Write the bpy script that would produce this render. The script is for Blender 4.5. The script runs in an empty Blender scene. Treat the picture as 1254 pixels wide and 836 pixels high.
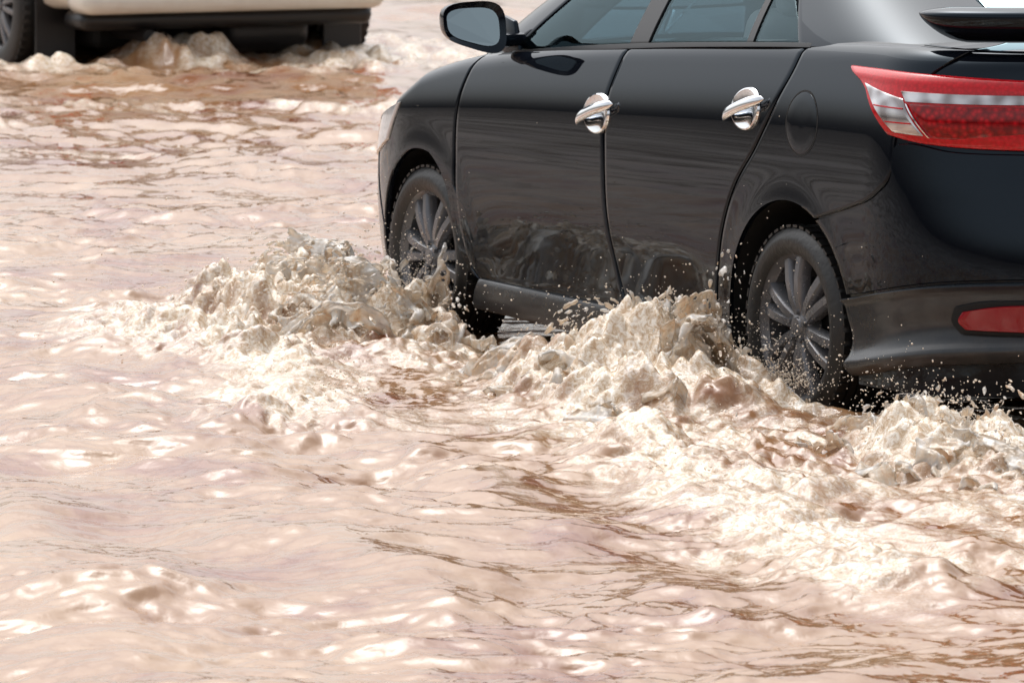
import bpy, bmesh, math
import numpy as np
from mathutils import Vector, Matrix
rng=np.random.default_rng(7)
scene=bpy.context.scene
COL=scene.collection
# ------------------------------------------------------------ helpers
def spl(xs,ys):
    xs=np.array(xs,float); ys=np.array(ys,float)
    if xs[0]>xs[-1]: xs=xs[::-1]; ys=ys[::-1]
    m=np.gradient(ys,xs)
    def f(x):
        x=np.asarray(x,float); xc=np.clip(x,xs[0],xs[-1])
        i=np.clip(np.searchsorted(xs,xc)-1,0,len(xs)-2)
        h=xs[i+1]-xs[i]; t=(xc-xs[i])/h
        return ((2*t**3-3*t**2+1)*ys[i]+(t**3-2*t**2+t)*h*m[i]+(-2*t**3+3*t**2)*ys[i+1]+(t**3-t**2)*h*m[i+1])
    return f
def sstep(a,b,x):
    t=np.clip((x-a)/(b-a),0,1); return t*t*(3-2*t)
_perm=np.random.default_rng(3).permutation(4096)
def _h(i,j,seed):
    return _perm[(_perm[(i+seed*131)&4095]+j)&4095]
def perlin(x,y,seed=0):
    xi=np.floor(x).astype(np.int64); yi=np.floor(y).astype(np.int64)
    xf=x-xi; yf=y-yi
    u=xf**3*(xf*(xf*6-15)+10); v=yf**3*(yf*(yf*6-15)+10)
    def g(i,j,dx,dy):
        a=_h(i,j,seed)*(2*math.pi/4096); return np.cos(a)*dx+np.sin(a)*dy
    n00=g(xi,yi,xf,yf); n10=g(xi+1,yi,xf-1,yf); n01=g(xi,yi+1,xf,yf-1); n11=g(xi+1,yi+1,xf-1,yf-1)
    return 1.5*((n00*(1-u)+n10*u)*(1-v)+(n01*(1-u)+n11*u)*v)
def new_obj(name,me,parent=None):
    o=bpy.data.objects.new(name,me); COL.objects.link(o)
    if parent is not None: o.parent=parent
    return o
def add(name,V,F,mats,parent=None,smooth=True,sharp=40,recalc=True):
    me=bpy.data.meshes.new(name)
    me.from_pydata([tuple(v) for v in V],[],[tuple(f) for f in F]); me.update()
    if recalc:
        bm=bmesh.new(); bm.from_mesh(me)
        bmesh.ops.remove_doubles(bm,verts=bm.verts,dist=1e-5)
        bmesh.ops.recalc_face_normals(bm,faces=bm.faces); bm.to_mesh(me); bm.free()
    if not isinstance(mats,(list,tuple)): mats=[mats]
    for m in mats: me.materials.append(m)
    if smooth:
        me.polygons.foreach_set('use_smooth',[True]*len(me.polygons))
        try: me.set_sharp_from_angle(angle=math.radians(sharp))
        except Exception: pass
    return new_obj(name,me,parent)
def gridfaces(n,m,base=0):
    i,j=np.meshgrid(np.arange(n-1),np.arange(m-1),indexing='ij')
    a=(i*m+j).ravel()+base
    return np.stack([a,a+1,a+m+1,a+m],1)
def resample(pts,n_or_t):
    pts=np.array(pts,float); d=np.r_[0,np.cumsum(np.linalg.norm(np.diff(pts,axis=0),axis=1))]; d/=d[-1]
    t=n_or_t if isinstance(n_or_t,np.ndarray) else np.linspace(0,1,n_or_t)
    return np.stack([np.interp(t,d,pts[:,k]) for k in range(pts.shape[1])],1)
def cr(pts,n=80):
    pts=np.array(pts,float); d=np.r_[0,np.cumsum(np.linalg.norm(np.diff(pts,axis=0),axis=1))]
    t=np.linspace(0,d[-1],n)
    if len(pts)==2: return np.stack([np.interp(t,d,pts[:,k]) for k in range(2)],1)
    return np.stack([spl(d,pts[:,k])(t) for k in range(pts.shape[1])],1)
def arc(cx,cz,r,a0,a1,n=60):
    a=np.radians(np.linspace(a0,a1,n)); return np.stack([cx+r*np.cos(a),cz+r*np.sin(a)],1)
def tv(n,e):
    return np.r_[0,e,np.linspace(2.5*e,1-2.5*e,n),1-e,1]
def coons(bottom,right,top,left,n=40,m=40,e=.008):
    tu=tv(n,e); tw=tv(m,e)
    B=resample(bottom,tu); T=resample(top,tu); L=resample(left,tw); R=resample(right,tw)
    U=tu[:,None,None]; V=tw[None,:,None]
    g=(1-V)*B[:,None]+V*T[:,None]+(1-U)*L[None]+U*R[None]
    g-=(1-U)*(1-V)*B[0]+U*(1-V)*B[-1]+(1-U)*V*T[0]+U*V*T[-1]
    return g
def panel(name,g,fn,off,mat,parent=None,mirror=False,both=False,depth=.018,rnd=.003,offgrid=None):
    u=g[...,0]; v=g[...,1]
    o=np.full(u.shape,float(off))
    if offgrid is not None: o+=offgrid
    o[0]-=rnd;o[-1]-=rnd;o[:,0]-=rnd;o[:,-1]-=rnd
    u=np.pad(u,1,'edge'); v=np.pad(v,1,'edge'); o=np.pad(o,1,constant_values=off-depth)
    P=fn(u,v,-o)
    n,m=u.shape; V=P.reshape(-1,3).copy(); F=gridfaces(n,m)
    if mirror: V[:,1]*=-1
    if both:
        V2=V.copy(); V2[:,1]*=-1; F=np.r_[F,F[:,::-1]+len(V)]; V=np.r_[V,V2]
    return add(name,V,F.tolist(),mat,parent)
def bm_obj(name,build,mats,parent=None,smooth=True,sharp=35):
    bm=bmesh.new(); build(bm)
    bmesh.ops.recalc_face_normals(bm,faces=bm.faces)
    me=bpy.data.meshes.new(name); bm.to_mesh(me); bm.free()
    if not isinstance(mats,(list,tuple)): mats=[mats]
    for m in mats: me.materials.append(m)
    if smooth:
        me.polygons.foreach_set('use_smooth',[True]*len(me.polygons))
        try: me.set_sharp_from_angle(angle=math.radians(sharp))
        except Exception: pass
    return new_obj(name,me,parent)
def rbox(bm,c,s,bev=.02,seg=3,rot=None,taper=None):
    r=bmesh.ops.create_cube(bm,size=1); vs=r['verts']
    for v in vs:
        x,y,z=v.co.x*s[0],v.co.y*s[1],v.co.z*s[2]
        if taper and v.co.z>0: x*=taper[0]; y*=taper[1]
        v.co=Vector((x,y,z))
    es=list({e for v in vs for e in v.link_edges})
    r2=bmesh.ops.bevel(bm,geom=es,offset=bev,segments=seg,affect='EDGES',profile=.5)
    allv=set(r2['verts'])|{v for v in vs if v.is_valid}
    M=Matrix.Translation(Vector(c))
    if rot is not None: M=M@rot
    bmesh.ops.transform(bm,matrix=M,verts=list(allv))
# ------------------------------------------------------------ materials
def mat(name,base=(.5,.5,.5),rough=.5,metal=0,spec=.5,coat=0,ior=None):
    m=bpy.data.materials.new(name); m.use_nodes=True
    b=m.node_tree.nodes['Principled BSDF']
    b.inputs['Base Color'].default_value=(*base,1); b.inputs['Roughness'].default_value=rough
    b.inputs['Metallic'].default_value=metal; b.inputs['Specular IOR Level'].default_value=spec
    b.inputs['Coat Weight'].default_value=coat
    if ior: b.inputs['IOR'].default_value=ior
    return m
def N(m,t,**kw):
    n=m.node_tree.nodes.new(t)
    for k,v in kw.items(): setattr(n,k,v)
    return n
def noise(m,scale,detail=4,rough=.55,vec=None,dist=0):
    n=N(m,'ShaderNodeTexNoise'); n.inputs['Scale'].default_value=scale; n.inputs['Detail'].default_value=detail
    n.inputs['Roughness'].default_value=rough; n.inputs['Distortion'].default_value=dist
    if vec is not None: m.node_tree.links.new(vec,n.inputs['Vector'])
    return n
def ramp(m,src,stops):
    r=N(m,'ShaderNodeValToRGB'); e=r.color_ramp.elements
    while len(e)<len(stops): e.new(.5)
    for k,(p,c) in enumerate(stops):
        e[k].position=p; e[k].color=(*c,1) if len(c)==3 else c
    m.node_tree.links.new(src,r.inputs['Fac']); return r
def mixc(m,f,a,b):
    n=N(m,'ShaderNodeMix',data_type='RGBA'); L=m.node_tree.links
    if isinstance(f,float): n.inputs[0].default_value=f
    else: L.new(f,n.inputs[0])
    for idx,c in ((6,a),(7,b)):
        if isinstance(c,tuple): n.inputs[idx].default_value=(*c,1)
        else: L.new(c,n.inputs[idx])
    return n.outputs[2]
def math_(m,op,a,b=None,c=None):
    n=N(m,'ShaderNodeMath',operation=op)
    for i,v in enumerate((a,b,c)):
        if v is None: continue
        if isinstance(v,(int,float)): n.inputs[i].default_value=v
        else: m.node_tree.links.new(v,n.inputs[i])
    return n.outputs[0]
def objco(m):
    return N(m,'ShaderNodeTexCoord').outputs['Object']
def bump(m,src,strength,dist):
    b=N(m,'ShaderNodeBump'); b.inputs['Strength'].default_value=strength; b.inputs['Distance'].default_value=dist
    m.node_tree.links.new(src,b.inputs['Height'])
    m.node_tree.links.new(b.outputs[0],m.node_tree.nodes['Principled BSDF'].inputs['Normal']); return b
def dirty(m,base,dirt,zlo,zhi,r0,r1,amount=1.0):
    L=m.node_tree.links; co=objco(m)
    sx=N(m,'ShaderNodeSeparateXYZ'); L.new(co,sx.inputs[0])
    mr=N(m,'ShaderNodeMapRange'); L.new(sx.outputs['Z'],mr.inputs[0])
    mr.inputs[1].default_value=zlo; mr.inputs[2].default_value=zhi; mr.inputs[3].default_value=1; mr.inputs[4].default_value=0
    n=noise(m,14,5,.7,co); rp=ramp(m,n.outputs[0],[(.25,(0,0,0)),(.8,(1,1,1))])
    f=math_(m,'MULTIPLY',math_(m,'MULTIPLY',mr.outputs[0],rp.outputs[0]),amount)
    b=m.node_tree.nodes['Principled BSDF']
    L.new(mixc(m,f,base,dirt),b.inputs['Base Color'])
    rr=N(m,'ShaderNodeMapRange'); L.new(f,rr.inputs[0]); rr.inputs[3].default_value=r0; rr.inputs[4].default_value=r1
    L.new(rr.outputs[0],b.inputs['Roughness'])
M_paint=mat('black_paint',(.008,.010,.014),.1,spec=.36)
dirty(M_paint,(.004,.005,.008),(.045,.046,.05),.15,.7,.02,.14,.3)
M_paint.node_tree.nodes['Principled BSDF'].inputs['Specular Tint'].default_value=(.66,.84,1,1)
M_skirt=mat('skirt_paint',(.02,.021,.024),.3); dirty(M_skirt,(.020,.025,.031),(.11,.10,.09),.1,.7,.2,.4,.45)
M_plastic=mat('black_plastic',(.012,.012,.013),.35)
M_liner=mat('arch_liner',(.006,.006,.006),.8)
M_chrome=mat('chrome',(.85,.87,.9),.07,1)
M_rubber=mat('tyre_rubber',(.012,.012,.012),.45)
nn=noise(M_rubber,60,2,.5,objco(M_rubber)); bump(M_rubber,nn.outputs[0],.5,.004)
M_rim=mat('rim_metal',(.10,.105,.115),.35,.5); dirty(M_rim,(.17,.175,.19),(.24,.21,.18),-.4,.5,.25,.45,.5)
M_disc=mat('brake_metal',(.012,.011,.011),.6,.3)
M_seat=mat('seat_fabric',(.24,.25,.26),.85)
M_red=mat('red_lens',(.75,.012,.02),.04)
L_=M_red.node_tree.links
w=N(M_red,'ShaderNodeTexVoronoi'); w.inputs['Scale'].default_value=90; L_.new(objco(M_red),w.inputs['Vector'])
rp=ramp(M_red,w.outputs['Distance'],[(.1,(.62,.005,.014)),(.8,(.44,.003,.007))]); L_.new(rp.outputs[0],M_red.node_tree.nodes['Principled BSDF'].inputs['Base Color'])
M_redd=mat('dark_red_lens',(.42,.004,.012),.05)
L_=M_redd.node_tree.links
w=N(M_redd,'ShaderNodeTexVoronoi'); w.inputs['Scale'].default_value=60; L_.new(objco(M_redd),w.inputs['Vector'])
rp=ramp(M_redd,w.outputs['Distance'],[(.1,(.50,.005,.012)),(.45,(.28,.002,.005)),(.8,(.15,.001,.003))]); L_.new(rp.outputs[0],M_redd.node_tree.nodes['Principled BSDF'].inputs['Base Color'])
M_refl=mat('reflector_lens',(.26,.003,.010),.08)
M_clear=mat('clear_lens',(.62,.62,.62),.08,.7,coat=.6)
L_=M_clear.node_tree.links
w=noise(M_clear,20,0,.5,objco(M_clear))
rp=ramp(M_clear,w.outputs[0],[(.35,(.28,.25,.25)),(.5,(.48,.47,.48)),(.68,(.72,.72,.73))]); L_.new(rp.outputs[0],M_clear.node_tree.nodes['Principled BSDF'].inputs['Base Color'])
M_mirror=mat('mirror_glass',(.26,.32,.34),.02,1)
M_headl=mat('headlamp_lens',(.6,.62,.65),.05,.4,coat=1)
def glassmat(name,tint,ior):
    m=bpy.data.materials.new(name); m.use_nodes=True; nt=m.node_tree; nt.nodes.clear()
    o=nt.nodes.new('ShaderNodeOutputMaterial'); t=nt.nodes.new('ShaderNodeBsdfTransparent'); t.inputs[0].default_value=(*tint,1)
    g=nt.nodes.new('ShaderNodeBsdfGlossy'); g.inputs['Roughness'].default_value=.01; g.inputs[0].default_value=(.66,.88,.95,1)
    f=nt.nodes.new('ShaderNodeFresnel'); f.inputs[0].default_value=ior
    mx=nt.nodes.new('ShaderNodeMixShader'); nt.links.new(f.outputs[0],mx.inputs[0]); nt.links.new(t.outputs[0],mx.inputs[1]); nt.links.new(g.outputs[0],mx.inputs[2])
    nt.links.new(mx.outputs[0],o.inputs[0]); return m
M_glass=glassmat('window_glass',(.72,.82,.84),1.42)
# muddy water
M_water=mat('muddy_water',(.4,.24,.15),.08,spec=.5,ior=1.55)
L_=M_water.node_tree.links; bs=M_water.node_tree.nodes['Principled BSDF']
co=objco(M_water)
n1=noise(M_water,1.5,4,.68,co,.4); c1=ramp(M_water,n1.outputs[0],[(.37,(.20,.064,.026)),(.47,(.28,.140,.064)),(.7,(.37,.225,.120))])
at=N(M_water,'ShaderNodeAttribute',attribute_name='foam')
n2=noise(M_water,42,4,.72,co,1.0)
c2=ramp(M_water,n2.outputs[0],[(.34,(.46,.30,.17)),(.47,(.66,.52,.37)),(.60,(.90,.84,.75))])
n6=noise(M_water,24,4,.7,co,1.5)
fa=math_(M_water,'MULTIPLY_ADD',n6.outputs[0],1.3,-.65)
fe=math_(M_water,'ADD',at.outputs['Fac'],math_(M_water,'MULTIPLY',fa,math_(M_water,'MINIMUM',math_(M_water,'MULTIPLY',at.outputs['Fac'],3.0),1.0)))
fcl=N(M_water,'ShaderNodeMapRange'); L_.new(fe,fcl.inputs[0]); fcl.inputs[1].default_value=.05; fcl.inputs[2].default_value=.9
L_.new(mixc(M_water,fcl.outputs[0],c1.outputs[0],c2.outputs[0]),bs.inputs['Base Color'])
mr=N(M_water,'ShaderNodeMapRange'); L_.new(fcl.outputs[0],mr.inputs[0]); mr.inputs[3].default_value=.02; mr.inputs[4].default_value=.13; L_.new(mr.outputs[0],bs.inputs['Roughness'])
n3=noise(M_water,22,2,.5,co,.3)
hsum=math_(M_water,'MULTIPLY_ADD',math_(M_water,'MULTIPLY',n2.outputs[0],fcl.outputs[0]),2.2,n3.outputs[0])
bump(M_water,hsum,.28,.010)
# splash
M_splash=bpy.data.materials.new('splash_water'); M_splash.use_nodes=True; nt=M_splash.node_tree; nt.nodes.clear(); L_=nt.links
co=objco(M_splash)
n1=noise(M_splash,11,5,.72,co,.8); c=ramp(M_splash,n1.outputs[0],[(.36,(.78,.53,.33)),(.47,(.91,.77,.60)),(.58,(.98,.95,.91))])
n2=noise(M_splash,75,3,.65,co); bp=N(M_splash,'ShaderNodeBump'); bp.inputs['Strength'].default_value=.45; bp.inputs['Distance'].default_value=.006; L_.new(n2.outputs[0],bp.inputs['Height'])
df=N(M_splash,'ShaderNodeBsdfDiffuse'); tr=N(M_splash,'ShaderNodeBsdfTranslucent'); tp=N(M_splash,'ShaderNodeBsdfTransparent'); tp.inputs[0].default_value=(1,.98,.95,1)
gl=N(M_splash,'ShaderNodeBsdfGlossy'); gl.inputs['Roughness'].default_value=.04
for b in (df,tr): L_.new(c.outputs[0],b.inputs[0]); L_.new(bp.outputs[0],b.inputs['Normal'])
L_.new(bp.outputs[0],gl.inputs['Normal'])
m1=N(M_splash,'ShaderNodeMixShader'); m1.inputs[0].default_value=.45; L_.new(df.outputs[0],m1.inputs[1]); L_.new(tr.outputs[0],m1.inputs[2])
m2=N(M_splash,'ShaderNodeMixShader'); L_.new(m1.outputs[0],m2.inputs[1]); L_.new(tp.outputs[0],m2.inputs[2])
n5=noise(M_splash,8,3,.6,co); r5=ramp(M_splash,n5.outputs[0],[(.40,(.06,.06,.06)),(.60,(.45,.45,.45))]); L_.new(r5.outputs[0],m2.inputs[0])
fr_=N(M_splash,'ShaderNodeFresnel'); fr_.inputs[0].default_value=1.5; L_.new(bp.outputs[0],fr_.inputs['Normal'])
m3=N(M_splash,'ShaderNodeMixShader'); L_.new(fr_.outputs[0],m3.inputs[0]); L_.new(m2.outputs[0],m3.inputs[1]); L_.new(gl.outputs[0],m3.inputs[2])
oo_=N(M_splash,'ShaderNodeOutputMaterial'); L_.new(m3.outputs[0],oo_.inputs[0])
M_drop=mat('water_drops',(.80,.70,.58),.05,ior=1.4)
M_suv=mat('cream_paint',(.62,.58,.5),.15,coat=.5); dirty(M_suv,(.76,.73,.66),(.5,.4,.3),.2,.9,.15,.4,.4)
M_dglass=mat('dark_glass',(.01,.012,.014),.04)
M_road=mat('wet_road',(.16,.1,.07),.6)
nn=noise(M_road,30,5,.6,objco(M_road)); rr=ramp(M_road,nn.outputs[0],[(.3,(.10,.065,.05)),(.7,(.2,.13,.09))]); M_road.node_tree.links.new(rr.outputs[0],M_road.node_tree.nodes['Principled BSDF'].inputs['Base Color'])
# ------------------------------------------------------------ camera
C=Vector((-16.75,10.05,2.3)); th=math.radians(26.3); pit=math.radians(6.09)
Dv=np.array([math.cos(th),-math.sin(th)]); Rv=np.array([-math.sin(th),-math.cos(th)])
cam=bpy.data.cameras.new('camera'); co_=bpy.data.objects.new('camera',cam); COL.objects.link(co_)
co_.location=C; d=Vector((Dv[0]*math.cos(pit),Dv[1]*math.cos(pit),-math.sin(pit)))
co_.rotation_euler=d.to_track_quat('-Z','Y').to_euler()
cam.lens=225; cam.sensor_width=36; cam.clip_end=3000
cam.dof.use_dof=True; cam.dof.focus_distance=18.6; cam.dof.aperture_fstop=12
scene.camera=co_
# ------------------------------------------------------------ car body surface
Wf=spl([.12,.2,.3,.45,.6,.75,.85,.95,1.05,1.2],[.805,.825,.838,.848,.853,.852,.848,.842,.835,.82])
Zt=spl([-1.7,-.9,-.5,0,.5,1.14,1.8,2.1,2.4,2.6,2.8,3.0,3.2,3.4,4.0],[1.16,1.17,1.178,1.165,1.14,1.10,1.045,1.015,.97,.925,.855,.79,.735,.70,.68])
XR=spl([.1,.2,.45,.6,.75,.9,1.05,1.2],[-.93,-.99,-1.035,-1.03,-1.0,-.965,-.94,-.92])
XF=spl([.1,.2,.45,.6,.75,.9,1.2],[3.3,3.36,3.42,3.40,3.33,3.2,3.0])
ZC=spl([-1.2,0,1.2,2.2,3.2],[.995,.985,.93,.875,.79])
SR=-.45; SF=2.6; LR=1.25; LF=1.4
def surf(s,z,ins=0):
    s=np.asarray(s,float); z=np.asarray(z,float)
    zt=Zt(s)-ins
    w=Wf(z)-ins
    xx=np.clip(s,-1.1,3.3)
    cc=z-ZC(xx)
    w=w-.26*.024*np.log1p(np.exp(np.clip(cc/.024,-30,30)))
    w=w-.005*np.exp(-((z-.38)/.09)**2)*sstep(.5,.8,xx)*(1-sstep(1.9,2.15,xx))+.004*np.exp(-((z-.27)/.03)**2)*sstep(.45,.6,xx)*(1-sstep(2.0,2.2,xx))
    for cx in (0.,2.55):
        dd=np.hypot(xx-cx,z-.3); w=w+.004*np.exp(-(np.maximum(dd-.37,0)/.05)**2)*(z>.1)
    r=.05
    q=np.clip((z-(zt-r))/r,0,.995)
    w=w-r*.95*(1-np.sqrt(1-q*q))
    xr=XR(z)+ins+ .05*(1-np.sqrt(1-q*q)); xf=XF(z)-ins-.05*(1-np.sqrt(1-q*q))
    n=2.6
    def corner(ps,L):
        c=np.cos(ps); sn=np.sin(ps); rr=1/(np.abs(c)**n+np.abs(sn)**n)**(1/n)
        return L*rr*sn, w*rr*c
    pr=np.clip((SR-s)/LR,0,1)*math.pi/2; pf=np.clip((s-SF)/LF,0,1)*math.pi/2
    dxr,yr=corner(pr,SR-xr); dxf,yf=corner(pf,xf-SF)
    x=np.where(s<SR,SR-dxr,np.where(s>SF,SF+dxf,s)); y=np.where(s<SR,yr,np.where(s>SF,yf,w))
    y=np.where((pr>=math.pi/2-1e-6)|(pf>=math.pi/2-1e-6),0,y)
    return np.stack([x,y,np.broadcast_to(z,x.shape)],-1)
Zc=spl([-.9,-.5,2.3,2.6,2.9],[1.18,1.19,1.05,1.0,.93])
def deck(s,f,ins=0):
    s=np.asarray(s,float); f=np.asarray(f,float)
    zt=Zt(s)-ins
    P0=surf(s,zt-.0002,ins)
    xs=np.clip(P0[...,0],-.75,2.85)
    x=P0[...,0]*(1-f)+xs*f; y=P0[...,1]*(1-f)
    zc=Zc(xs)-ins
    g=1-(1-f)**2
    z=zt*(1-g)+zc*g
    incab=sstep(-.42,-.30,x)*(1-sstep(2.05,2.2,x))
    gc=sstep(.12,.25,f)*incab
    z=z*(1-gc)+.52*gc
    return np.stack([x,y,z],-1)
car=bpy.data.objects.new('car',None); COL.objects.link(car)
car['label']='glossy black four-door sedan driving through muddy floodwater'; car['category']='car'
ss=np.r_[np.linspace(4.0,2.6,40),np.linspace(2.58,-.45,110)[1:],np.linspace(-.47,-1.7,44)]
tt=1-(1-np.linspace(0,1,46))**1.5
ff=np.r_[np.linspace(0,1,26)[1:]**1.2]
rows=[]
INS=.008
S=ss
zb=np.full_like(S,.17)
P0=surf(S,zb,INS)
for f in np.linspace(1,.1,6):
    xs=np.clip(P0[:,0],-.75,2.85); rows.append(np.stack([P0[:,0]*(1-f)+xs*f,P0[:,1]*(1-f),zb-.0],-1))
for t in tt: rows.append(surf(S,zb+(Zt(S)-INS-.0002-zb)*t,INS))
for f in ff: rows.append(deck(S,np.full_like(S,f),INS))
G=np.stack(rows,0); n,m=G.shape[:2]
V=G.reshape(-1,3); F=gridfaces(n,m); V2=V.copy(); V2[:,1]*=-1
V=np.r_[V,V2]; F=np.r_[F,F[:,::-1]+n*m]
body=add('body',V,F.tolist(),[M_paint,M_liner],car,sharp=50)
bm=bmesh.new(); bm.from_mesh(body.data); bmesh.ops.remove_doubles(bm,verts=bm.verts,dist=.0008); bmesh.ops.dissolve_degenerate(bm,edges=bm.edges,dist=1e-5); bmesh.ops.recalc_face_normals(bm,faces=bm.faces); bm.to_mesh(body.data); bm.free()
def cutb(bm):
    for cx in (0,2.55):
        for sy in (1,-1):
            r=bmesh.ops.create_cone(bm,cap_ends=True,segments=64,radius1=.395,radius2=.395,depth=.6)
            bmesh.ops.transform(bm,matrix=Matrix.Translation((cx,sy*.86,.30))@Matrix.Rotation(math.pi/2,4,'X'),verts=r['verts'])
cut=bm_obj('cutter',cutb,[M_paint,M_liner],None,False)
for p in cut.data.polygons: p.material_index=1
md=body.modifiers.new('cut','BOOLEAN'); md.object=cut; md.operation='DIFFERENCE'; md.solver='EXACT'
bpy.context.view_layer.update()
dg=bpy.context.evaluated_depsgraph_get(); nm=bpy.data.meshes.new_from_object(body.evaluated_get(dg))
if len(nm.vertices)>1000:
    body.modifiers.clear(); body.data=nm
bpy.data.objects.remove(cut)
try: body.data.set_sharp_from_angle(angle=math.radians(50))
except Exception: pass
def ztl(a,b,n=60):
    s=np.linspace(a,b,n); return np.stack([s,Zt(s)-.0005],1)
fd_front=cr([(2.125,.262),(2.21,.33),(2.262,.45),(2.282,.62),(2.275,.82),(2.225,.96),(2.20,float(Zt(2.20))-.0005)])
fd_rear=cr([(1.075,.262),(1.13,.36),(1.19,.53),(1.212,.72),(1.215,.92),(1.185,1.03),(1.16,float(Zt(1.16))-.0005)])
rd_rear=cr([(.478,.268),(.462,.40),(.425,.55),(.345,.70),(.21,.84),(.10,.99),(.05,1.08),(.03,float(Zt(.03))-.0005)])
def sh(c,dx): c=c.copy(); c[:,0]+=dx; return c
handles=[(1.265,.868),(.285,.944)]
for mir in (False,True):
    sy=-1 if mir else 1
    g=coons(cr([(2.125,.262),(1.6,.258),(1.075,.262)]),fd_rear,ztl(2.20,1.16),fd_front,60,50)
    d1=panel('door',g,surf,.0,M_paint,car,mir)
    fr=sh(fd_rear,-.009)
    g=coons(cr([(1.066,.262),(.8,.26),(.478,.268)]),rd_rear,ztl(1.151,.03),fr,60,50)
    d2=panel('door',g,surf,.0,M_paint,car,mir)
    bot=np.r_[np.array([[2.133,.255]]),arc(2.55,.297,.368,184,12)]
    right=cr([tuple(arc(2.55,.297,.368,12,12,1)[0]),(2.99,.5),(3.01,.62),(2.9,.70),(2.80,float(Zt(2.8))-.0005)])
    g=coons(bot,right,ztl(2.208,2.80),sh(fd_front,.009),60,40)
    panel('fender',g,surf,.0,M_paint,car,mir)
    bot=np.r_[np.array([[.468,.262]]),arc(0,.30,.385,-4,116)]
    right=cr([tuple(arc(0,.30,.385,116,116,1)[0]),(-.40,.70),(-.58,.755),(-.655,.80),(-.68,.90),(-.72,1.0),(-.8,1.08),(-.95,float(Zt(-.95))-.0005)])
    g=coons(bot,right,ztl(.021,-.95),sh(rd_rear,-.009),60,50)
    panel('quarter_panel',g,surf,.0,M_paint,car,mir)
    if not mir:
        ang=np.linspace(0,2*math.pi,49); rad=np.array([0,.03,.06,.086,.092,.0935])
        U=-.07+rad[:,None]*np.cos(ang); Vv=.923+rad[:,None]*np.sin(ang)
        oo=np.array([.0015,.0015,.0015,.0015,.0008,-.006])[:,None]+0*U
        P=surf(U,Vv,-oo)
        add('fuel_flap',P.reshape(-1,3),gridfaces(*U.shape).tolist(),M_paint,car)
        rad=np.array([.0935,.096,.0985]); U=-.07+rad[:,None]*np.cos(ang); Vv=.923+rad[:,None]*np.sin(ang)
        P=surf(U,Vv,-np.full(U.shape,.0008)); add('flap_gap',P.reshape(-1,3),gridfaces(*U.shape).tolist(),M_liner,car)
    g=coons(cr([(2.17,.165),(1.3,.15),(.40,.155)]),np.array([(.40,.155),(.42,.262)]),cr([(2.12,.268),(1.3,.262),(.42,.262)]),np.array([(2.17,.165),(2.12,.268)]),60,14,.02)
    vv=g[...,1]; og=.022*np.clip(1-np.abs((vv-.2)/.075)**2.5,0,1)
    panel('side_skirt',g,surf,.004,M_skirt,car,mir,offgrid=og,depth=.03)
    # tail lamp
    lt=cr([(-.655,.922),(-.55,.985),(-.43,1.058),(-.30,1.108)]); rt=cr([(-1.22,.885),(-1.21,1.0),(-1.2,1.085)])
    bt=cr([(-.655,.922),(-.8,.906),(-1.0,.893),(-1.22,.885)]); tp_=cr([(-.30,1.108),(-.6,1.106),(-.9,1.099),(-1.2,1.085)])
    g=coons(bt,rt,tp_,lt,50,24,.012)
    hh=np.linspace(0,1,g.shape[1])[None,:]+0*g[...,0]
    og=.016*(1-(2*hh-1)**2)+.006*np.exp(-((hh-.84)/.08)**2)
    lamp=panel('tail_light',g,surf,.008,M_red,car,mir,rnd=.003,depth=.03,offgrid=og)
    def lf(u,v,ins):
        tb=np.clip((v-.905)/.19,0,1); return surf(u,v,ins-.016*(1-(2*tb-1)**2)-.006*np.exp(-((tb-.84)/.08)**2))
    c1=coons(cr([(-.700,.932),(-.85,.925)]),cr([(-.85,.925),(-.80,.97),(-.74,1.03)]),cr([(-.44,1.066),(-.72,1.056)]),cr([(-.700,.932),(-.59,.99),(-.44,1.066)]),20,16,.03)
    panel('clear_lens',c1,lf,.0125,M_clear,lamp,mir,rnd=.002,depth=.006)
    c1=coons(cr([(-.76,1.022),(-1.18,1.018)]),cr([(-1.18,1.018),(-1.17,1.046)]),cr([(-.72,1.052),(-1.17,1.046)]),cr([(-.76,1.022),(-.72,1.052)]),24,8,.04)
    panel('clear_lens',c1,lf,.0135,M_clear,lamp,mir,rnd=.002,depth=.006)
    c1=coons(cr([(-.88,.919),(-1.19,.900)]),cr([(-1.19,.900),(-1.18,1.011)]),cr([(-.78,1.016),(-1.18,1.011)]),cr([(-.88,.919),(-.78,1.016)]),24,8,.04)
    panel('dark_lens',c1,lf,.0120,M_redd,lamp,mir,rnd=.002,depth=.006)
    for (a0,a1,wd) in (((-.868,.922),(-.762,1.018),.006),((-.66,.960),(-.80,.958),.004),((-.57,1.005),(-.755,1.000),.004)):
        c1=coons(np.array([a0,(a0[0]-wd*1.6,a0[1]-wd*.4)]),np.array([(a0[0]-wd*1.6,a0[1]-wd*.4),(a1[0]-wd*1.6,a1[1]-wd*.4)]),np.array([a1,(a1[0]-wd*1.6,a1[1]-wd*.4)]),np.array([a0,a1]),4,20,.06) if wd>.005 else coons(np.array([a0,a1]),np.array([a1,(a1[0],a1[1]+wd)]),np.array([(a0[0],a0[1]+wd),(a1[0],a1[1]+wd)]),np.array([a0,(a0[0],a0[1]+wd)]),20,4,.06)
        panel('lens_divider',c1,lf,.0160,M_chrome if wd>.005 else M_red,lamp,mir,rnd=.0005,depth=.004)
    g=coons(cr([(2.86,.68),(3.1,.61),(3.4,.59)]),cr([(3.4,.59),(3.42,.67)]),cr([(2.76,.815),(3.05,.75),(3.42,.67)]),cr([(2.86,.68),(2.76,.815)]),30,14,.02)
    panel('headlight',g,surf,.008,M_headl,car,mir,rnd=.004)
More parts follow.
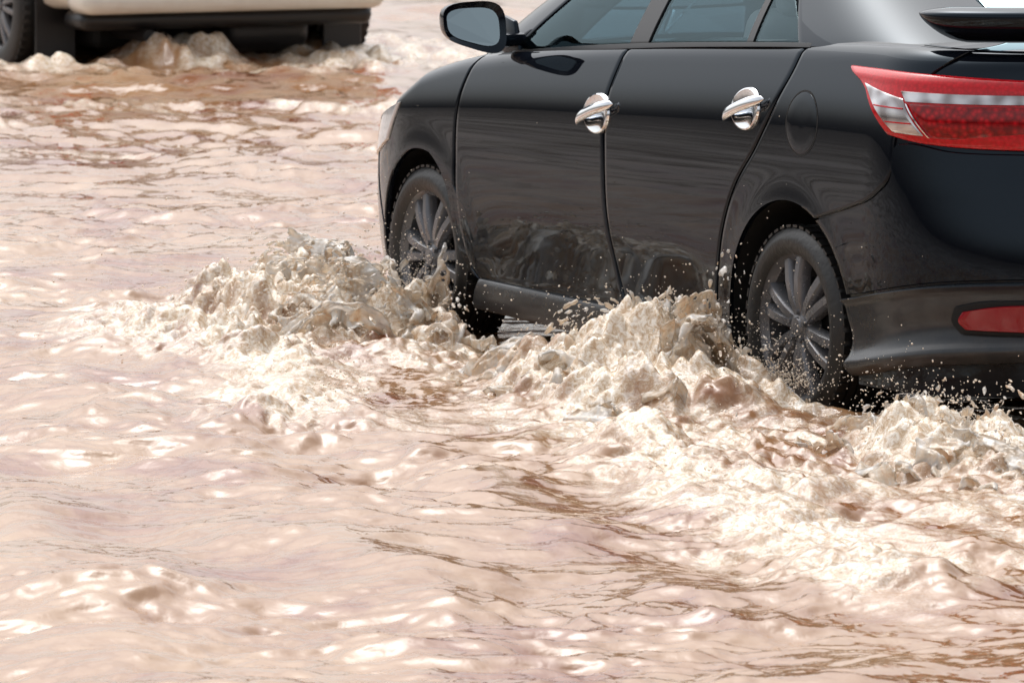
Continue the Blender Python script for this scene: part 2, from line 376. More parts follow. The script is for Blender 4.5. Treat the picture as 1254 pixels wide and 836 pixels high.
    g=coons(cr([(-.965,.360),(-1.2,.357),(-1.38,.362)]),cr([(-1.38,.362),(-1.37,.455)]),cr([(-.945,.436),(-1.03,.454),(-1.1,.457),(-1.37,.455)]),cr([(-.965,.360),(-.935,.397),(-.945,.436)]),24,12,.03)
    panel('reflector_recess',g,surf,.0195,M_liner,car,mir,rnd=.001,depth=.004)
    g=coons(cr([(-.985,.372),(-1.2,.367),(-1.36,.372)]),cr([(-1.36,.372),(-1.35,.44)]),cr([(-.975,.425),(-1.06,.440),(-1.35,.442)]),cr([(-.985,.372),(-.96,.398),(-.975,.425)]),24,12,.03)
    panel('rear_reflector',g,surf,.028,M_refl,car,mir,rnd=.003,depth=.01)
    for dd,(hs,hz) in ((d1,handles[0]),(d2,handles[1])):
        def hb(bm,hs=hs,hz=hz):
            ang=np.linspace(0,2*math.pi,41); rad=np.array([0,.3,.6,.8,.9,.96,1.0]); ofs=np.array([.0015,.002,.004,.007,.009,.007,-.002])
            U=hs+.088*rad[:,None]*np.cos(ang)
            Vv=hz+.066*rad[:,None]*np.sin(ang)*(1-.1*np.cos(ang))
            P=surf(U,Vv,-(ofs[:,None]+0*U)).reshape(-1,3)
            vs=[bm.verts.new(p) for p in P]
            for f in gridfaces(*U.shape):
                try: bm.faces.new([vs[k] for k in f])
                except Exception: pass
            tl=np.linspace(-1,1,25); a2=np.linspace(0,2*math.pi,17)[:-1]
            ring=[]
            for t in tl:
                hh=.017*(1-abs(t)**4)**.5+.002; dp=.009*(1-abs(t)**4)**.5+.001
                of=.034-.024*abs(t)**3.5
                row=[]
                for a in a2:
                    p=surf(hs-.004+.118*t, hz+.006*(1-t*t)-.036*t+hh*math.sin(a), -(of+dp*math.cos(a)))
                    row.append(bm.verts.new(p))
                ring.append(row)
            for i in range(len(ring)-1):
                for j in range(16): bm.faces.new([ring[i][j],ring[i][(j+1)%16],ring[i+1][(j+1)%16],ring[i+1][j]])
            if sy<0:
                for v in bm.verts: v.co.y*=-1
        bm_obj('handle',hb,M_chrome,dd)
    def mb(bm):
        tl=np.linspace(0,1,14); a2=np.linspace(0,2*math.pi,41)[:-1]; rings=[]
        for t in tl:
            k=(1-t**2.2)**.5 if t<1 else 0.02
            row=[]
            for a in a2:
                cs,sn=math.cos(a),math.sin(a); rr=1/(abs(cs)**3.4+abs(sn)**3.4)**(1/3.4)
                row.append(bm.verts.new((1.955+.13*t+.02*cs*rr+.010*sn*rr*(1-t), .940+.104*rr*cs*k-.01*t, 1.112+.078*rr*sn*k*(1-.24*cs)+.014*cs)))
            rings.append(row)
        for i in range(len(rings)-1):
            for j in range(40): bm.faces.new([rings[i][j],rings[i][(j+1)%40],rings[i+1][(j+1)%40],rings[i+1][j]])
        bm.faces.new(rings[-1])
        inner=[bm.verts.new((v.co.x+.014,.940+(v.co.y-.940)*.80,1.112+(v.co.z-1.112)*.72)) for v in rings[0]]
        for j in range(40): bm.faces.new([rings[0][j],rings[0][(j+1)%40],inner[(j+1)%40],inner[j]])
        rbox(bm,(2.02,.80,1.06),(.10,.20,.045),.015,2)
        rbox(bm,(2.06,.765,1.07),(.24,.02,.12),.008,2,Matrix.Rotation(math.radians(-10),4,'Y'),(.35,1))
        if sy<0:
            for v in bm.verts: v.co.y*=-1
    mo=bm_obj('wing_mirror',mb,M_paint,car)
    def mg(bm):
        vs=[]
        for a in np.linspace(0,2*math.pi,41)[:-1]:
            cs,sn=math.cos(a),math.sin(a); rr=1/(abs(cs)**3.4+abs(sn)**3.4)**(1/3.4)
            vs.append(bm.verts.new((1.967+.02*cs*rr+.012*sn*rr,sy*(.940+.085*rr*cs),1.112+.0575*rr*sn*(1-.24*cs)+.010*cs)))
        bm.faces.new(vs)
    bm_obj('mirror_glass',mg,M_mirror,mo,False)
bu_arc=arc(0,.30,.385,159.5,117.5)
crl=[(bu_arc[0][0],bu_arc[0][1]),(-.6,.468),(-.9,.505),(-1.3,.52),(-1.7,.52)]
g=coons(cr(crl),np.array([(-1.7,.52),(-1.7,.82)]),cr([tuple(bu_arc[-1]),(-.40,.692),(-.58,.747),(-.663,.795),(-.685,.89),(-.75,.900),(-.95,.882),(-1.25,.872),(-1.7,.82)],200),bu_arc,80,40)
panel('rear_bumper',g,surf,.002,M_paint,car,both=True)
la=arc(0,.30,.385,196,161)
g=coons(cr([tuple(la[0]),(-.6,.225),(-.9,.262),(-1.3,.28),(-1.7,.285)]),np.array([(-1.7,.285),(-1.7,.512)]),cr([(la[-1][0],la[-1][1]),(-.6,.460),(-.9,.497),(-1.3,.512),(-1.7,.512)]),la,80,24)
hh=np.linspace(0,1,g.shape[1])[None,:]+0*g[...,0]
og=.018*np.exp(-((hh-.93)/.05)**2)+.028*np.exp(-((hh-.20)/.10)**2)-.010*np.exp(-((hh-.52)/.15)**2)
panel('bumper_skirt',g,surf,.012,M_skirt,car,both=True,offgrid=og,depth=.03)
la=arc(2.55,.297,.368,-10,12)
g=coons(cr([tuple(la[0]),(3.2,.2),(4.0,.2)]),np.array([(4.0,.2),(4.0,.60)]),cr([tuple(la[-1]),(3.0,.5),(3.04,.62),(3.3,.60),(4.0,.60)]),la,60,30)
panel('front_bumper',g,surf,.002,M_paint,car,both=True)
def dk(u,v,ins): return deck(u,v,ins)
g=coons(np.array([(2.32,.05),(4.0,.05)]),np.array([(4.0,.05),(4.0,1.)]),np.array([(2.32,1.),(4.0,1.)]),np.array([(2.32,.05),(2.32,1.)]),50,30)
panel('hood',g,dk,.001,M_paint,car,both=True)
g=coons(np.array([(-.5,.09),(-1.7,.09)]),np.array([(-1.7,.09),(-1.7,1.)]),np.array([(-.5,1.),(-1.7,1.)]),np.array([(-.5,.09),(-.5,1.)]),50,30)
panel('boot_lid',g,dk,-.004,M_paint,car,both=True)
def spb(bm):
    S_=np.linspace(-.60,-1.7,60); sec=[]
    a2=np.linspace(0,2*math.pi,25)[:-1]
    for k,s in enumerate(S_):
        t=(s+.60)/(-1.10); e=min(1,t/.30); e=1-(1-e)**2
        p=surf(np.array(s),np.array(float(Zt(s))-.03),.02)
        p2=surf(np.array(s+.01),np.array(float(Zt(s+.01))-.03),.02)
        tan=(p2-p); tan[2]=0; tan/=max(1e-9,np.linalg.norm(tan)); nrm=np.array([tan[1]*-1,tan[0],0])
        if np.dot(nrm[:2],np.array([-.5,.4]))<0: nrm=-nrm
        ch=.012+.070*e; thk=.004+.105*e; zz=1.272-.012*e
        row=[]
        for a in a2:
            c_,s_=math.cos(a),math.sin(a)
            q=p+nrm*(ch*c_-.045)
            z=zz+thk*s_*(.62-.12*c_)*(1.0 if s_<0 else .5)+.010*e*c_
            y=max(0,q[1]) if k<len(S_)-1 else 0
            row.append(bm.verts.new((q[0],y,z)))
        sec.append(row)
    for i in range(len(sec)-1):
        for j in range(24): bm.faces.new([sec[i][j],sec[i][(j+1)%24],sec[i+1][(j+1)%24],sec[i+1][j]])
    bm.faces.new(sec[0])
    gm=bmesh.ops.duplicate(bm,geom=bm.verts[:]+bm.edges[:]+bm.faces[:])
    for v in gm['geom']:
        if isinstance(v,bmesh.types.BMVert): v.co.y*=-1
    for sy in (1,-1):
        rbox(bm,(-.84,sy*.5,1.20),(.08,.03,.07),.01,2)
bm_obj('spoiler',spb,M_paint,car)
# greenhouse
NG=6.0
def gxf(k): return 2.62-1.08*k
def gxr(k): return -.56+.72*k
def GH(ps,k,ins=0):
    ps=np.asarray(ps,float); k=np.asarray(k,float)
    xf=gxf(k); xr=gxr(k); w=.785-.195*k**1.15-ins
    xc=(xf+xr)/2; L=(xf-xr)/2-ins; n=NG
    c=np.cos(ps); s=np.sin(ps); rr=1/(np.abs(c)**n+np.abs(s)**n)**(1/n)
    x=xc+L*rr*c; y=w*rr*s
    zb=Zt(np.clip(x,-.6,2.7))-.022; z=zb+(1.435-zb)*k
    return np.stack([x,y,z],-1)
def psx(x,k):
    xf=gxf(k); xr=gxr(k); xc=(xf+xr)/2; L=(xf-xr)/2
    q=min(.9995,abs((x-xc)/L)); y=(1-q**NG)**(1/NG)
    return math.atan2(y,(x-xc)/L)
def gline(x0,k0,x1,k1,n=20):
    return np.array([(psx(x0+(x1-x0)*t,k0+(k1-k0)*t),k0+(k1-k0)*t) for t in np.linspace(0,1,n)])
def hline(x0,x1,k,n=40): return gline(x0,k,x1,k,n)
def gpatch(name,quad,m_,par,off=0,n=24,mm=16,both=False,mirror=False,depth=.02):
    (a,b,c_,d_)=quad
    g=coons(gline(*a,*b,40),gline(*b,*c_,20),gline(*d_,*c_,40),gline(*a,*d_,20),n,mm,.01)
    return panel(name,g,GH,off,m_,par,mirror=mirror,both=both,depth=depth,rnd=.001)
K0=.045;K1=.93
for mir in (False,True):
    par=car
    gpatch('window_trim',((2.10,0),(.0,0),(.0,K0),(2.06,K0)),M_plastic,par,.004,mirror=mir,n=40,mm=6)
    gpatch('window',((2.03,K0),(1.155,K0),(1.115,K1),(1.36,K1)),M_glass,par,-.004,mirror=mir,depth=.003)
    gpatch('pillar',((1.165,K0),(1.04,K0),(1.02,K1),(1.125,K1)),M_plastic,par,.002,mirror=mir)
    gpatch('window',((1.05,K0),(.385,K0),(.42,K1),(1.03,K1)),M_glass,par,-.004,mirror=mir,depth=.003)
    gpatch('pillar',((.395,K0),(.355,K0),(.40,K1),(.43,K1)),M_plastic,par,.001,mirror=mir)
    gpatch('window',((.36,K0),(.06,K0),(.36,K1*.8),(.405,K1)),M_glass,par,-.004,mirror=mir,depth=.003)
    g=coons(np.array([(.40,0),(psx(2.03,0),0)]),gline(2.04,0,1.35,1),np.array([(.40,1),(psx(1.35,1),1)]),np.array([(.40,0),(.40,1)]),16,20,.01)
    panel('pillar',g,GH,.003,M_paint,par,mirror=mir)
    g=coons(np.array([(psx(.075,0),0),(2.70,0)]),np.array([(2.70,0),(2.70,1)]),np.array([(psx(.39,1),1),(2.70,1)]),gline(.065,0,.39,1),24,20,.01)
    panel('pillar',g,GH,.003,M_paint,par,mirror=mir)
    g=coons(hline(1.38,.3,K1),gline(.3,K1,.3,1),hline(1.38,.3,1),gline(1.38,K1,1.38,1),20,6,.02)
    panel('roof_rail',g,GH,.003,M_paint,par,mirror=mir)
g=coons(np.array([(.39,.02),(0,.02)]),np.array([(0,.02),(0,.96)]),np.array([(.39,.96),(0,.96)]),np.array([(.39,.02),(.39,.96)]),20,16,.01)
panel('windscreen',g,GH,.0,M_glass,car,both=True,depth=.003)
g=coons(np.array([(2.71,.03),(math.pi,.03)]),np.array([(math.pi,.03),(math.pi,.96)]),np.array([(2.71,.96),(math.pi,.96)]),np.array([(2.71,.03),(2.71,.96)]),20,16,.01)
panel('rear_window',g,GH,.0,M_glass,car,both=True,depth=.003)
ps=np.linspace(0,math.pi,60); rows=[]
for f in np.linspace(0,1,10):
    e=GH(ps,np.full_like(ps,1.0),-.004); x=e[:,0]*(1-f)+np.clip(e[:,0],.7,1.0)*f
    rows.append(np.stack([x,e[:,1]*(1-f),e[:,2]+.04*(1-(1-f)**2)],-1))
G=np.stack(rows); V=G.reshape(-1,3); F=gridfaces(10,60); V2=V.copy(); V2[:,1]*=-1
add('roof',np.r_[V,V2],np.r_[F,F[:,::-1]+len(V)].tolist(),M_paint,car)
def seatb(cx,cy,wd):
    def f(bm):
        rbox(bm,(cx,cy,.66),(.5,wd,.18),.05,3)
        rbox(bm,(cx-.3,cy,.93),(.14,wd,.58),.05,3,Matrix.Rotation(math.radians(-18),4,'Y'),(1,.8))
        for hy in ([cy] if wd<.7 else [cy-.35,cy+.35]): rbox(bm,(cx-.41,hy,1.27),(.09,.24,.16),.035,3)
    return f
bm_obj('seat',seatb(1.15,.36,.48),M_seat,car); bm_obj('seat',seatb(1.15,-.36,.48),M_seat,car); bm_obj('seat',seatb(.3,0,1.2),M_seat,car)
bm_obj('dashboard',lambda bm: (rbox(bm,(2.05,0,.9),(.5,1.3,.22),.06,3),rbox(bm,(1.8,0,.75),(.3,.25,.3),.04,2)),M_plastic,car)
def sw(bm):
    R=.18;r=.016; rows=[]
    for a in np.linspace(0,2*math.pi,41)[:-1]:
        rows.append([bm.verts.new(((r*math.sin(b)),(R+r*math.cos(b))*math.cos(a),(R+r*math.cos(b))*math.sin(a))) for b in np.linspace(0,2*math.pi,9)[:-1]])
    for i in range(40):
        for j in range(8): bm.faces.new([rows[i][j],rows[(i+1)%40][j],rows[(i+1)%40][(j+1)%8],rows[i][(j+1)%8]])
    rbox(bm,(0,0,0),(.04,.33,.035),.01,2); rbox(bm,(0,0,-.08),(.04,.04,.17),.01,2); rbox(bm,(.01,0,0),(.05,.12,.1),.02,2)
    bmesh.ops.transform(bm,matrix=Matrix.Translation((1.66,-.36,1.04))@Matrix.Rotation(math.radians(25),4,'Y'),verts=bm.verts)
bm_obj('steering_wheel',sw,M_plastic,car)
bm_obj('underbody',lambda bm: rbox(bm,(1.27,0,.2),(2.6,1.3,.12),.02,1),M_liner,car)
def wheel(parent,x,y,sy,R=.305,RR=.232,Wd=.19,spin=0,nm_='wheel'):
    wh=bpy.data.objects.new(nm_,None); COL.objects.link(wh); wh.parent=parent; wh.location=(x,y,R)
    def tb(bm):
        h=Wd/2
        prof=[(RR-.012,-h+.01),(RR+.004,-h),(RR+.03,-h-.006),(R-.03,-h-.002),(R-.008,-h+.012),(R,-h+.03)]
        for c_ in (-.045,-.015,.015,.045):
            prof+=[(R,c_-.005),(R-.008,c_-.004),(R-.008,c_+.004),(R,c_+.005)]
        prof+=[(R,h-.03),(R-.008,h-.012),(R-.03,h+.002),(RR+.03,h+.006),(RR+.004,h),(RR-.012,h-.01)]
        n=96; rows=[]
        for k in range(n):
            a=2*math.pi*k/n; rows.append([bm.verts.new((r*math.cos(a),yy,r*math.sin(a))) for r,yy in prof])
        for i in range(n):
            for j in range(len(prof)-1): bm.faces.new([rows[i][j],rows[i][j+1],rows[(i+1)%n][j+1],rows[(i+1)%n][j]])
        for k in range(48):
            a=2*math.pi*k/48
            for s in (1,-1):
                M=Matrix.Rotation(-a,4,'Y')@Matrix.Translation((R-.001,s*(h-.028),0))
                bmesh.ops.create_cube(bm,size=1,matrix=M@Matrix.Diagonal((.008,.035,.026,1)))
    bm_obj('tyre',tb,M_rubber,wh)
    def rb(bm):
        h=Wd/2; f=sy
        prof=[(RR-.012,-f*(h-.01)),(RR-.03,-f*(h-.03)),(RR-.035,0),(RR-.03,f*(h-.035)),(RR-.014,f*(h-.016)),(RR-.004,f*(h-.006)),(RR+.003,f*(h-.002)),(RR+.002,f*(h-.012))]
        n=72; rows=[]
        for k in range(n):
            a=2*math.pi*k/n; rows.append([bm.verts.new((r*math.cos(a),yy,r*math.sin(a))) for r,yy in prof])
        for i in range(n):
            for j in range(len(prof)-1): bm.faces.new([rows[i][j],rows[i][j+1],rows[(i+1)%n][j+1],rows[(i+1)%n][j]])
        for k in range(6):
            for e in (-1,1):
                a0=spin+2*math.pi*k/6
                pts=[]
                for t,rad in ((0,.045),(.3,.09),(.65,.15),(1,RR-.012)):
                    ang=a0+e*(.20-.02*t)
                    wv=.018+.002*t; yy=f*(h-.024+.012*math.sin(t*math.pi))
                    ex=np.array([math.cos(ang),0,math.sin(ang)]); et=np.array([-math.sin(ang),0,math.cos(ang)])
                    c_=ex*rad
                    ring=[c_+et*(-wv)+np.array([0,yy-f*.012,0]),c_+et*(-wv*.6)+np.array([0,yy,0]),c_+et*(wv*.6)+np.array([0,yy,0]),c_+et*wv+np.array([0,yy-f*.012,0]),c_+et*wv+np.array([0,yy-f*.04,0]),c_-et*wv+np.array([0,yy-f*.04,0])]
                    pts.append([bm.verts.new(p) for p in ring])
                for i in range(3):
                    for j in range(6): bm.faces.new([pts[i][j],pts[i][(j+1)%6],pts[i+1][(j+1)%6],pts[i+1][j]])
        prof=[(.001,f*(h-.012)),(.028,f*(h-.013)),(.032,f*(h-.02)),(.05,f*(h-.026)),(.062,f*(h-.035)),(.065,f*(h-.07))]
        rows=[]
        for k in range(32):
            a=2*math.pi*k/32; rows.append([bm.verts.new((r*math.cos(a),yy,r*math.sin(a))) for r,yy in prof])
        for i in range(32):
            for j in range(len(prof)-1): bm.faces.new([rows[i][j],rows[i][j+1],rows[(i+1)%32][j+1],rows[(i+1)%32][j]])
        for k in range(5):
            a=2*math.pi*k/5+spin
            r=bmesh.ops.create_cone(bm,cap_ends=True,segments=6,radius1=.009,radius2=.008,depth=.02)
            bmesh.ops.transform(bm,matrix=Matrix.Translation((.045*math.cos(a),f*(h-.022),.045*math.sin(a)))@Matrix.Rotation(math.pi/2,4,'X'),verts=r['verts'])
    bm_obj('rim',rb,M_rim,wh)
    def db(bm):
        r=bmesh.ops.create_cone(bm,cap_ends=True,segments=48,radius1=.15,radius2=.15,depth=.02)
        bmesh.ops.transform(bm,matrix=Matrix.Translation((0,sy*(Wd/2-.085),0))@Matrix.Rotation(math.pi/2,4,'X'),verts=r['verts'])
        r=bmesh.ops.create_cone(bm,cap_ends=True,segments=48,radius1=RR-.03,radius2=RR-.03,depth=.01)
        bmesh.ops.transform(bm,matrix=Matrix.Translation((0,sy*(Wd/2-.12),0))@Matrix.Rotation(math.pi/2,4,'X'),verts=r['verts'])
    bm_obj('brake_disc',db,M_disc,wh)
    return wh
wheel(car,0,.742,1,spin=.35); wheel(car,2.55,.742,1,spin=.1); wheel(car,0,-.742,-1); wheel(car,2.55,-.742,-1)
# ------------------------------------------------------------ second vehicle
suv=bpy.data.objects.new('suv',None); COL.objects.link(suv)
suv['label']='cream off-road vehicle with black lower bumper pushing through floodwater'; suv['category']='car'
suv.location=(16.85,-4.36,-.04)
def lev(levels,n=4.5,cols=80):
    rows=[]
    ps=np.linspace(0,2*math.pi,cols,endpoint=False)
    for (z,xr,xf,w) in levels:
        c=np.cos(ps); s=np.sin(ps); rr=1/(np.abs(c)**n+np.abs(s)**n)**(1/n)
        rows.append(np.stack([(xf+xr)/2+(xf-xr)/2*rr*c,w*rr*s,np.full_like(ps,z)],-1))
    return np.stack(rows)
def loftb(name,levels,m_,par,n=4.5,cap=True):
    G=lev(levels,n); r,c=G.shape[:2]; V=G.reshape(-1,3); F=[]
    for i in range(r-1):
        for j in range(c): F.append((i*c+j,i*c+(j+1)%c,(i+1)*c+(j+1)%c,(i+1)*c+j))
    if cap: F.append(tuple(range(c-1,-1,-1))); F.append(tuple(range((r-1)*c,r*c)))
    return add(name,V,F,m_,par)
sb=loftb('body',[(.40,-.78,3.6,.93),(.43,-.88,3.68,.97),(.5,-.95,3.75,.99),(.62,-.97,3.78,1.0),(.7,-.96,3.78,1.0),(.8,-.90,3.76,1.0),(.95,-.88,3.72,.99),(1.08,-.87,3.6,.98),(1.14,-.85,3.45,.96),(1.16,-.83,3.2,.95)],[M_suv,M_liner],suv,9)
def cutb2(bm):
    for cx in (0,2.85):
        for sy in (1,-1):
            r=bmesh.ops.create_cone(bm,cap_ends=True,segments=48,radius1=.46,radius2=.46,depth=.7)
            bmesh.ops.transform(bm,matrix=Matrix.Translation((cx,sy*1.0,.40))@Matrix.Rotation(math.pi/2,4,'X'),verts=r['verts'])
cut=bm_obj('cutter',cutb2,[M_suv,M_liner],None,False); cut.location=suv.location
for p in cut.data.polygons: p.material_index=1
bpy.context.view_layer.update()
md=sb.modifiers.new('cut','BOOLEAN'); md.object=cut; md.operation='DIFFERENCE'; md.solver='EXACT'
bpy.context.view_layer.update(); dg=bpy.context.evaluated_depsgraph_get(); nm=bpy.data.meshes.new_from_object(sb.evaluated_get(dg))
if len(nm.vertices)>300: sb.modifiers.clear(); sb.data=nm
bpy.data.objects.remove(cut)
loftb('cabin_glass',[(1.15,-.80,2.5,.93),(1.3,-.75,2.3,.9),(1.65,-.62,1.75,.80),(1.68,-.60,1.7,.79)],M_dglass,suv,6)
loftb('roof',[(1.67,-.66,1.78,.82),(1.72,-.66,1.76,.81),(1.76,-.55,1.6,.74),(1.78,-.3,1.3,.5)],M_suv,suv,6)
for sy in (1,-1):
    for (x0,x1) in ((-.72,-.58),(.75,.73),(2.45,1.75)):
        a=Vector((x0,sy*.935,1.12)); b=Vector((x1,sy*.81,1.70)); mid=(a+b)/2; dd_=b-a
        bm_obj('pillar',lambda bm: rbox(bm,mid,(.12,.04,dd_.length),.01,2,dd_.to_track_quat('Z','X').to_matrix().to_4x4()),M_suv,suv)
bm_obj('bumper',lambda bm: rbox(bm,(-.90,.02,.455),(.3,1.84,.14),.065,5),M_suv,suv)
bm_obj('bumper_valance',lambda bm: (rbox(bm,(-.74,0,.345),(.3,1.78,.11),.05,3),rbox(bm,(-.1,0,.33),(.5,1.2,.34),.06,2)),M_plastic,suv)
bm_obj('fuel_tank',lambda bm: rbox(bm,(-.35,-.35,.25),(.6,.55,.24),.1,4),M_plastic,suv)
def exb(bm):
    r=bmesh.ops.create_cone(bm,cap_ends=True,segments=20,radius1=.035,radius2=.035,depth=.5)
    bmesh.ops.transform(bm,matrix=Matrix.Translation((-.72,.52,.26))@Matrix.Rotation(math.pi/2,4,'Y'),verts=r['verts'])
bm_obj('exhaust_pipe',exb,M_disc,suv)
for sy in (1,-1):
    bm_obj('tail_light',lambda bm,sy=sy: rbox(bm,(-.88,sy*.90,.92),(.1,.16,.36),.03,3),M_red,suv)
    bm_obj('mud_flap',lambda bm,sy=sy: rbox(bm,(-.47,sy*.88,.27),(.02,.24,.40),.006,1),M_plastic,suv)
    yw=.92 if sy>0 else -.98
    wheel(suv,0,yw,sy,.40,.26,.26); wheel(suv,2.85,sy*.90,sy,.40,.26,.26)
bm_obj('underbody',lambda bm: rbox(bm,(1.4,0,.32),(3.8,1.3,.30),.03,1),M_liner,suv)
# ------------------------------------------------------------ road + water
rd=add('road',[(-900,-900,-.05),(900,-900,-.05),(900,900,-.05),(-900,900,-.05)],[(0,1,2,3)],M_road,None,False); rd['kind']='structure'
def axis(lo,hi,step,glo,ghi,endlo,endhi):
    a=list(np.arange(lo,hi,step)); s=step; x=a[-1]
    while x<endhi:
        s=min(s*ghi if x<46 else s*1.15,60); x+=s; a.append(x)
    s=step; x=a[0]; b=[]
    while x>endlo: s=min(s*glo,60); x-=s; b.append(x)
    return np.array(b[::-1]+a)
da=axis(13.9,23.5,.010,1.10,1.006,-500,900)
la_=axis(-2.0,2.0,.0065,1.03,1.03,-700,700)
DD,LL=np.meshgrid(da,la_,indexing='ij')
X=C.x+DD*Dv[0]+LL*Rv[0]; Y=C.y+DD*Dv[1]+LL*Rv[1]
sp=np.maximum(np.gradient(da)[:,None]*.6,np.gradient(la_)[None,:])
def seg(x,y,pts,wd):
    out=np.zeros_like(x)
    for (a,b) in zip(pts[:-1],pts[1:]):
        ax,ay=a;bx,by=b; t=np.clip(((x-ax)*(bx-ax)+(y-ay)*(by-ay))/((bx-ax)**2+(by-ay)**2),0,1)
        d2=((x-ax-t*(bx-ax))**2+(y-ay-t*(by-ay))**2)/wd**2; out=np.maximum(out,np.exp(-d2))
    return out
def ell(x,y,cx,cy,rx,ry,ang=0,p=1.0):
    c,s=math.cos(ang),math.sin(ang); u=((x-cx)*c+(y-cy)*s)/rx; v=(-(x-cx)*s+(y-cy)*c)/ry
    return np.clip(1-u*u-v*v,0,1)**p
def waterfn(X,Y,sp):
    wx=X+.12*perlin(X/.8,Y/.8,11)+.035*perlin(X/.25,Y/.25,13); wy=Y+.12*perlin(X/.8+9,Y/.8,12)+.035*perlin(X/.25,Y/.25,14)
    ca,sa=math.cos(-.42),math.sin(-.42)
    rx_=(wx*ca+wy*sa); ry_=(-wx*sa+wy*ca)*.68
    def kk(lam): return np.clip(1.8-2.2*sp/lam,0,1)
    def oct_(lam,amp,seed,ax=1.,ay=1.): return amp*kk(lam)*perlin(rx_/lam*ax,ry_/lam*ay,seed)
    def rid(lam,amp,seed,ax=1.,ay=1.): return amp*kk(lam)*(.35-np.abs(perlin(rx_/lam*ax,ry_/lam*ay,seed)))
    patch=.75+.65*sstep(-.3,.35,perlin(X/1.5,Y/1.1,19))
    z=oct_(2.2,.036,1)+oct_(1.1,.030,2)+oct_(.55,.021,3)+rid(.75,.020,7)+(oct_(.30,.017,8)+oct_(.19,.0125,4)+rid(.22,.0095,9)+oct_(.115,.0085,5)+rid(.11,.0050,17)+oct_(.075,.0056,10)+oct_(.048,.0034,6)+oct_(.03,.0015,16))*patch
    ph=(Y*math.cos(.22)+X*math.sin(.22))+.16*perlin(X/1.4,Y/1.4,21)
    mk=sstep(1.7,2.6,Y)*(1-sstep(5,8,Y))*kk(.6)
    sw=np.sin(ph*2*math.pi/.66); z=z+mk*.018*(sw+.35*sw*np.abs(sw))*(.65+.8*perlin(X/1.6,Y/.9,22))
    out=sstep(.80,.98,np.abs(Y))
    E1=ell(X,Y,2.55,1.15,.72,.50,.1,.8); E1b=ell(X,Y,2.3,1.65,1.1,.6,.2)
    E2=ell(X,Y,.27,1.20,.68,.40,-.05,.8); E3=ell(X,Y,-1.50,1.12,.50,.34,0,.8)
    T1=seg(X,Y,[(2.9,1.5),(1.9,1.7),(.9,2.05),(.2,2.4)],.28)
    T2=seg(X,Y,[(.6,1.35),(-.5,1.65),(-1.74,2.0),(-3.2,2.35)],.30)
    T3=seg(X,Y,[(2.6,1.0),(1.4,1.1),(.4,1.15)],.25)
    Tw=seg(X,Y,[(.25,.99),(-.30,.99)],.12)
    wake=sstep(-.2,-1.0,X)*(1-sstep(1.6,2.2,np.abs(Y)))*.6
    mid=sstep(2.9,2.2,X)*sstep(-4.5,-3,X)*(1-sstep(1.2,2.1,np.abs(Y)))*.55
    bg=np.maximum.reduce([1.1*ell(X,Y,15.7,-3.05,1.4,.65),1.0*ell(X,Y,15.9,-5.2,1.4,.9),.9*ell(X,Y,15.2,-4.4,1.2,1.0),.6*seg(X,Y,[(17,-2.9),(14.5,-1.9),(12,-1.1)],.5),.7*seg(X,Y,[(17.5,-5.5),(15.5,-6.3),(13,-7)],.6),.5*seg(X,Y,[(13.2,-2.2),(11.6,-4.2)],.4),.42*seg(X,Y,[(10.2,-.5),(8.6,-3.6)],.3)])
    bgn=bg*(.5+.7*sstep(-.3,.3,perlin(X/.5,Y/.35,71)+.5*perlin(X/.2,Y/.15,72)))
    curl=ell(X,Y,16.05,-4.05,.55,.50)
    bil=0;tot=0
    for lam,a,sd in ((.34,1.,41),(.17,.6,42),(.085,.34,43),(.042,.15,44)):
        bil=bil+a*kk(lam)*np.abs(perlin(wx/lam,wy/lam,sd))*1.9; tot+=a
    bil/=tot*.6
    z=z+out*(E1*(.05+.09*bil)+E2*(.06+.10*bil)+E3*(.03+.07*bil)+E1b*(.008+.045*bil)+(T1+T2+.8*T3)*(.008+.036*bil)+(wake+mid)*.028*bil)+bgn*(.010+.055*bil)+curl*(.10+.08*bil)
    z=z+Tw*.03*bil
    for cx in (0,2.55): z=z-.04*np.exp(-(((X-cx+.05)/.26)**2+((np.abs(Y)-.86)/.08)**2))
    us=(X*math.cos(-.2)+Y*math.sin(-.2)); vs=(-X*math.sin(-.2)+Y*math.cos(-.2))
    st=perlin(us/.9+.3*perlin(X/.4,Y/.4,81),vs/.13,82)
    foam=np.maximum.reduce([E1*1.6*out,E2*1.6*out,E3*1.5*out,E1b*.9*out,T1*.85*out,T2*.9*out,T3*out,Tw*1.1,wake*.9*out,mid*.85*out,bgn*.95,curl*.9])
    fn=.5+.8*perlin(wx/.22,wy/.22,51)+.6*perlin(wx/.09,wy/.09,52)+.4*perlin(wx/.045,wy/.045,53)+.6*st
    foam=np.clip(foam*1.15-.55+fn*.55*sstep(0,.35,foam),0,1)*sstep(0,.25,foam)
    veil=.34*sstep(-.1,.6,st+.5*perlin(X/1.3,Y/1.0,61))*(sstep(3.1,1.9,np.abs(Y)))*sstep(3.6,2.0,X)
    foam=np.maximum(foam,veil)
    under=(np.abs(Y)<.8)&(X>-.9)&(X<3.3)
    z=np.where(under,z*.4,z)
    return .055+z,np.clip(foam,0,1)
Z,foam=waterfn(X,Y,sp)
Z=np.maximum(Z,-.03)
nv=X.size; n,m=X.shape
print('grid',n,m)
me=bpy.data.meshes.new('water'); me.vertices.add(nv)
me.vertices.foreach_set('co',np.stack([X,Y,Z],-1).astype(np.float32).ravel())
F=gridfaces(n,m)[:,::-1].astype(np.int32); nf=len(F)
me.loops.add(nf*4); me.loops.foreach_set('vertex_index',F.ravel())
me.polygons.add(nf); me.polygons.foreach_set('loop_start',np.arange(nf,dtype=np.int32)*4)
me.update(calc_edges=True)
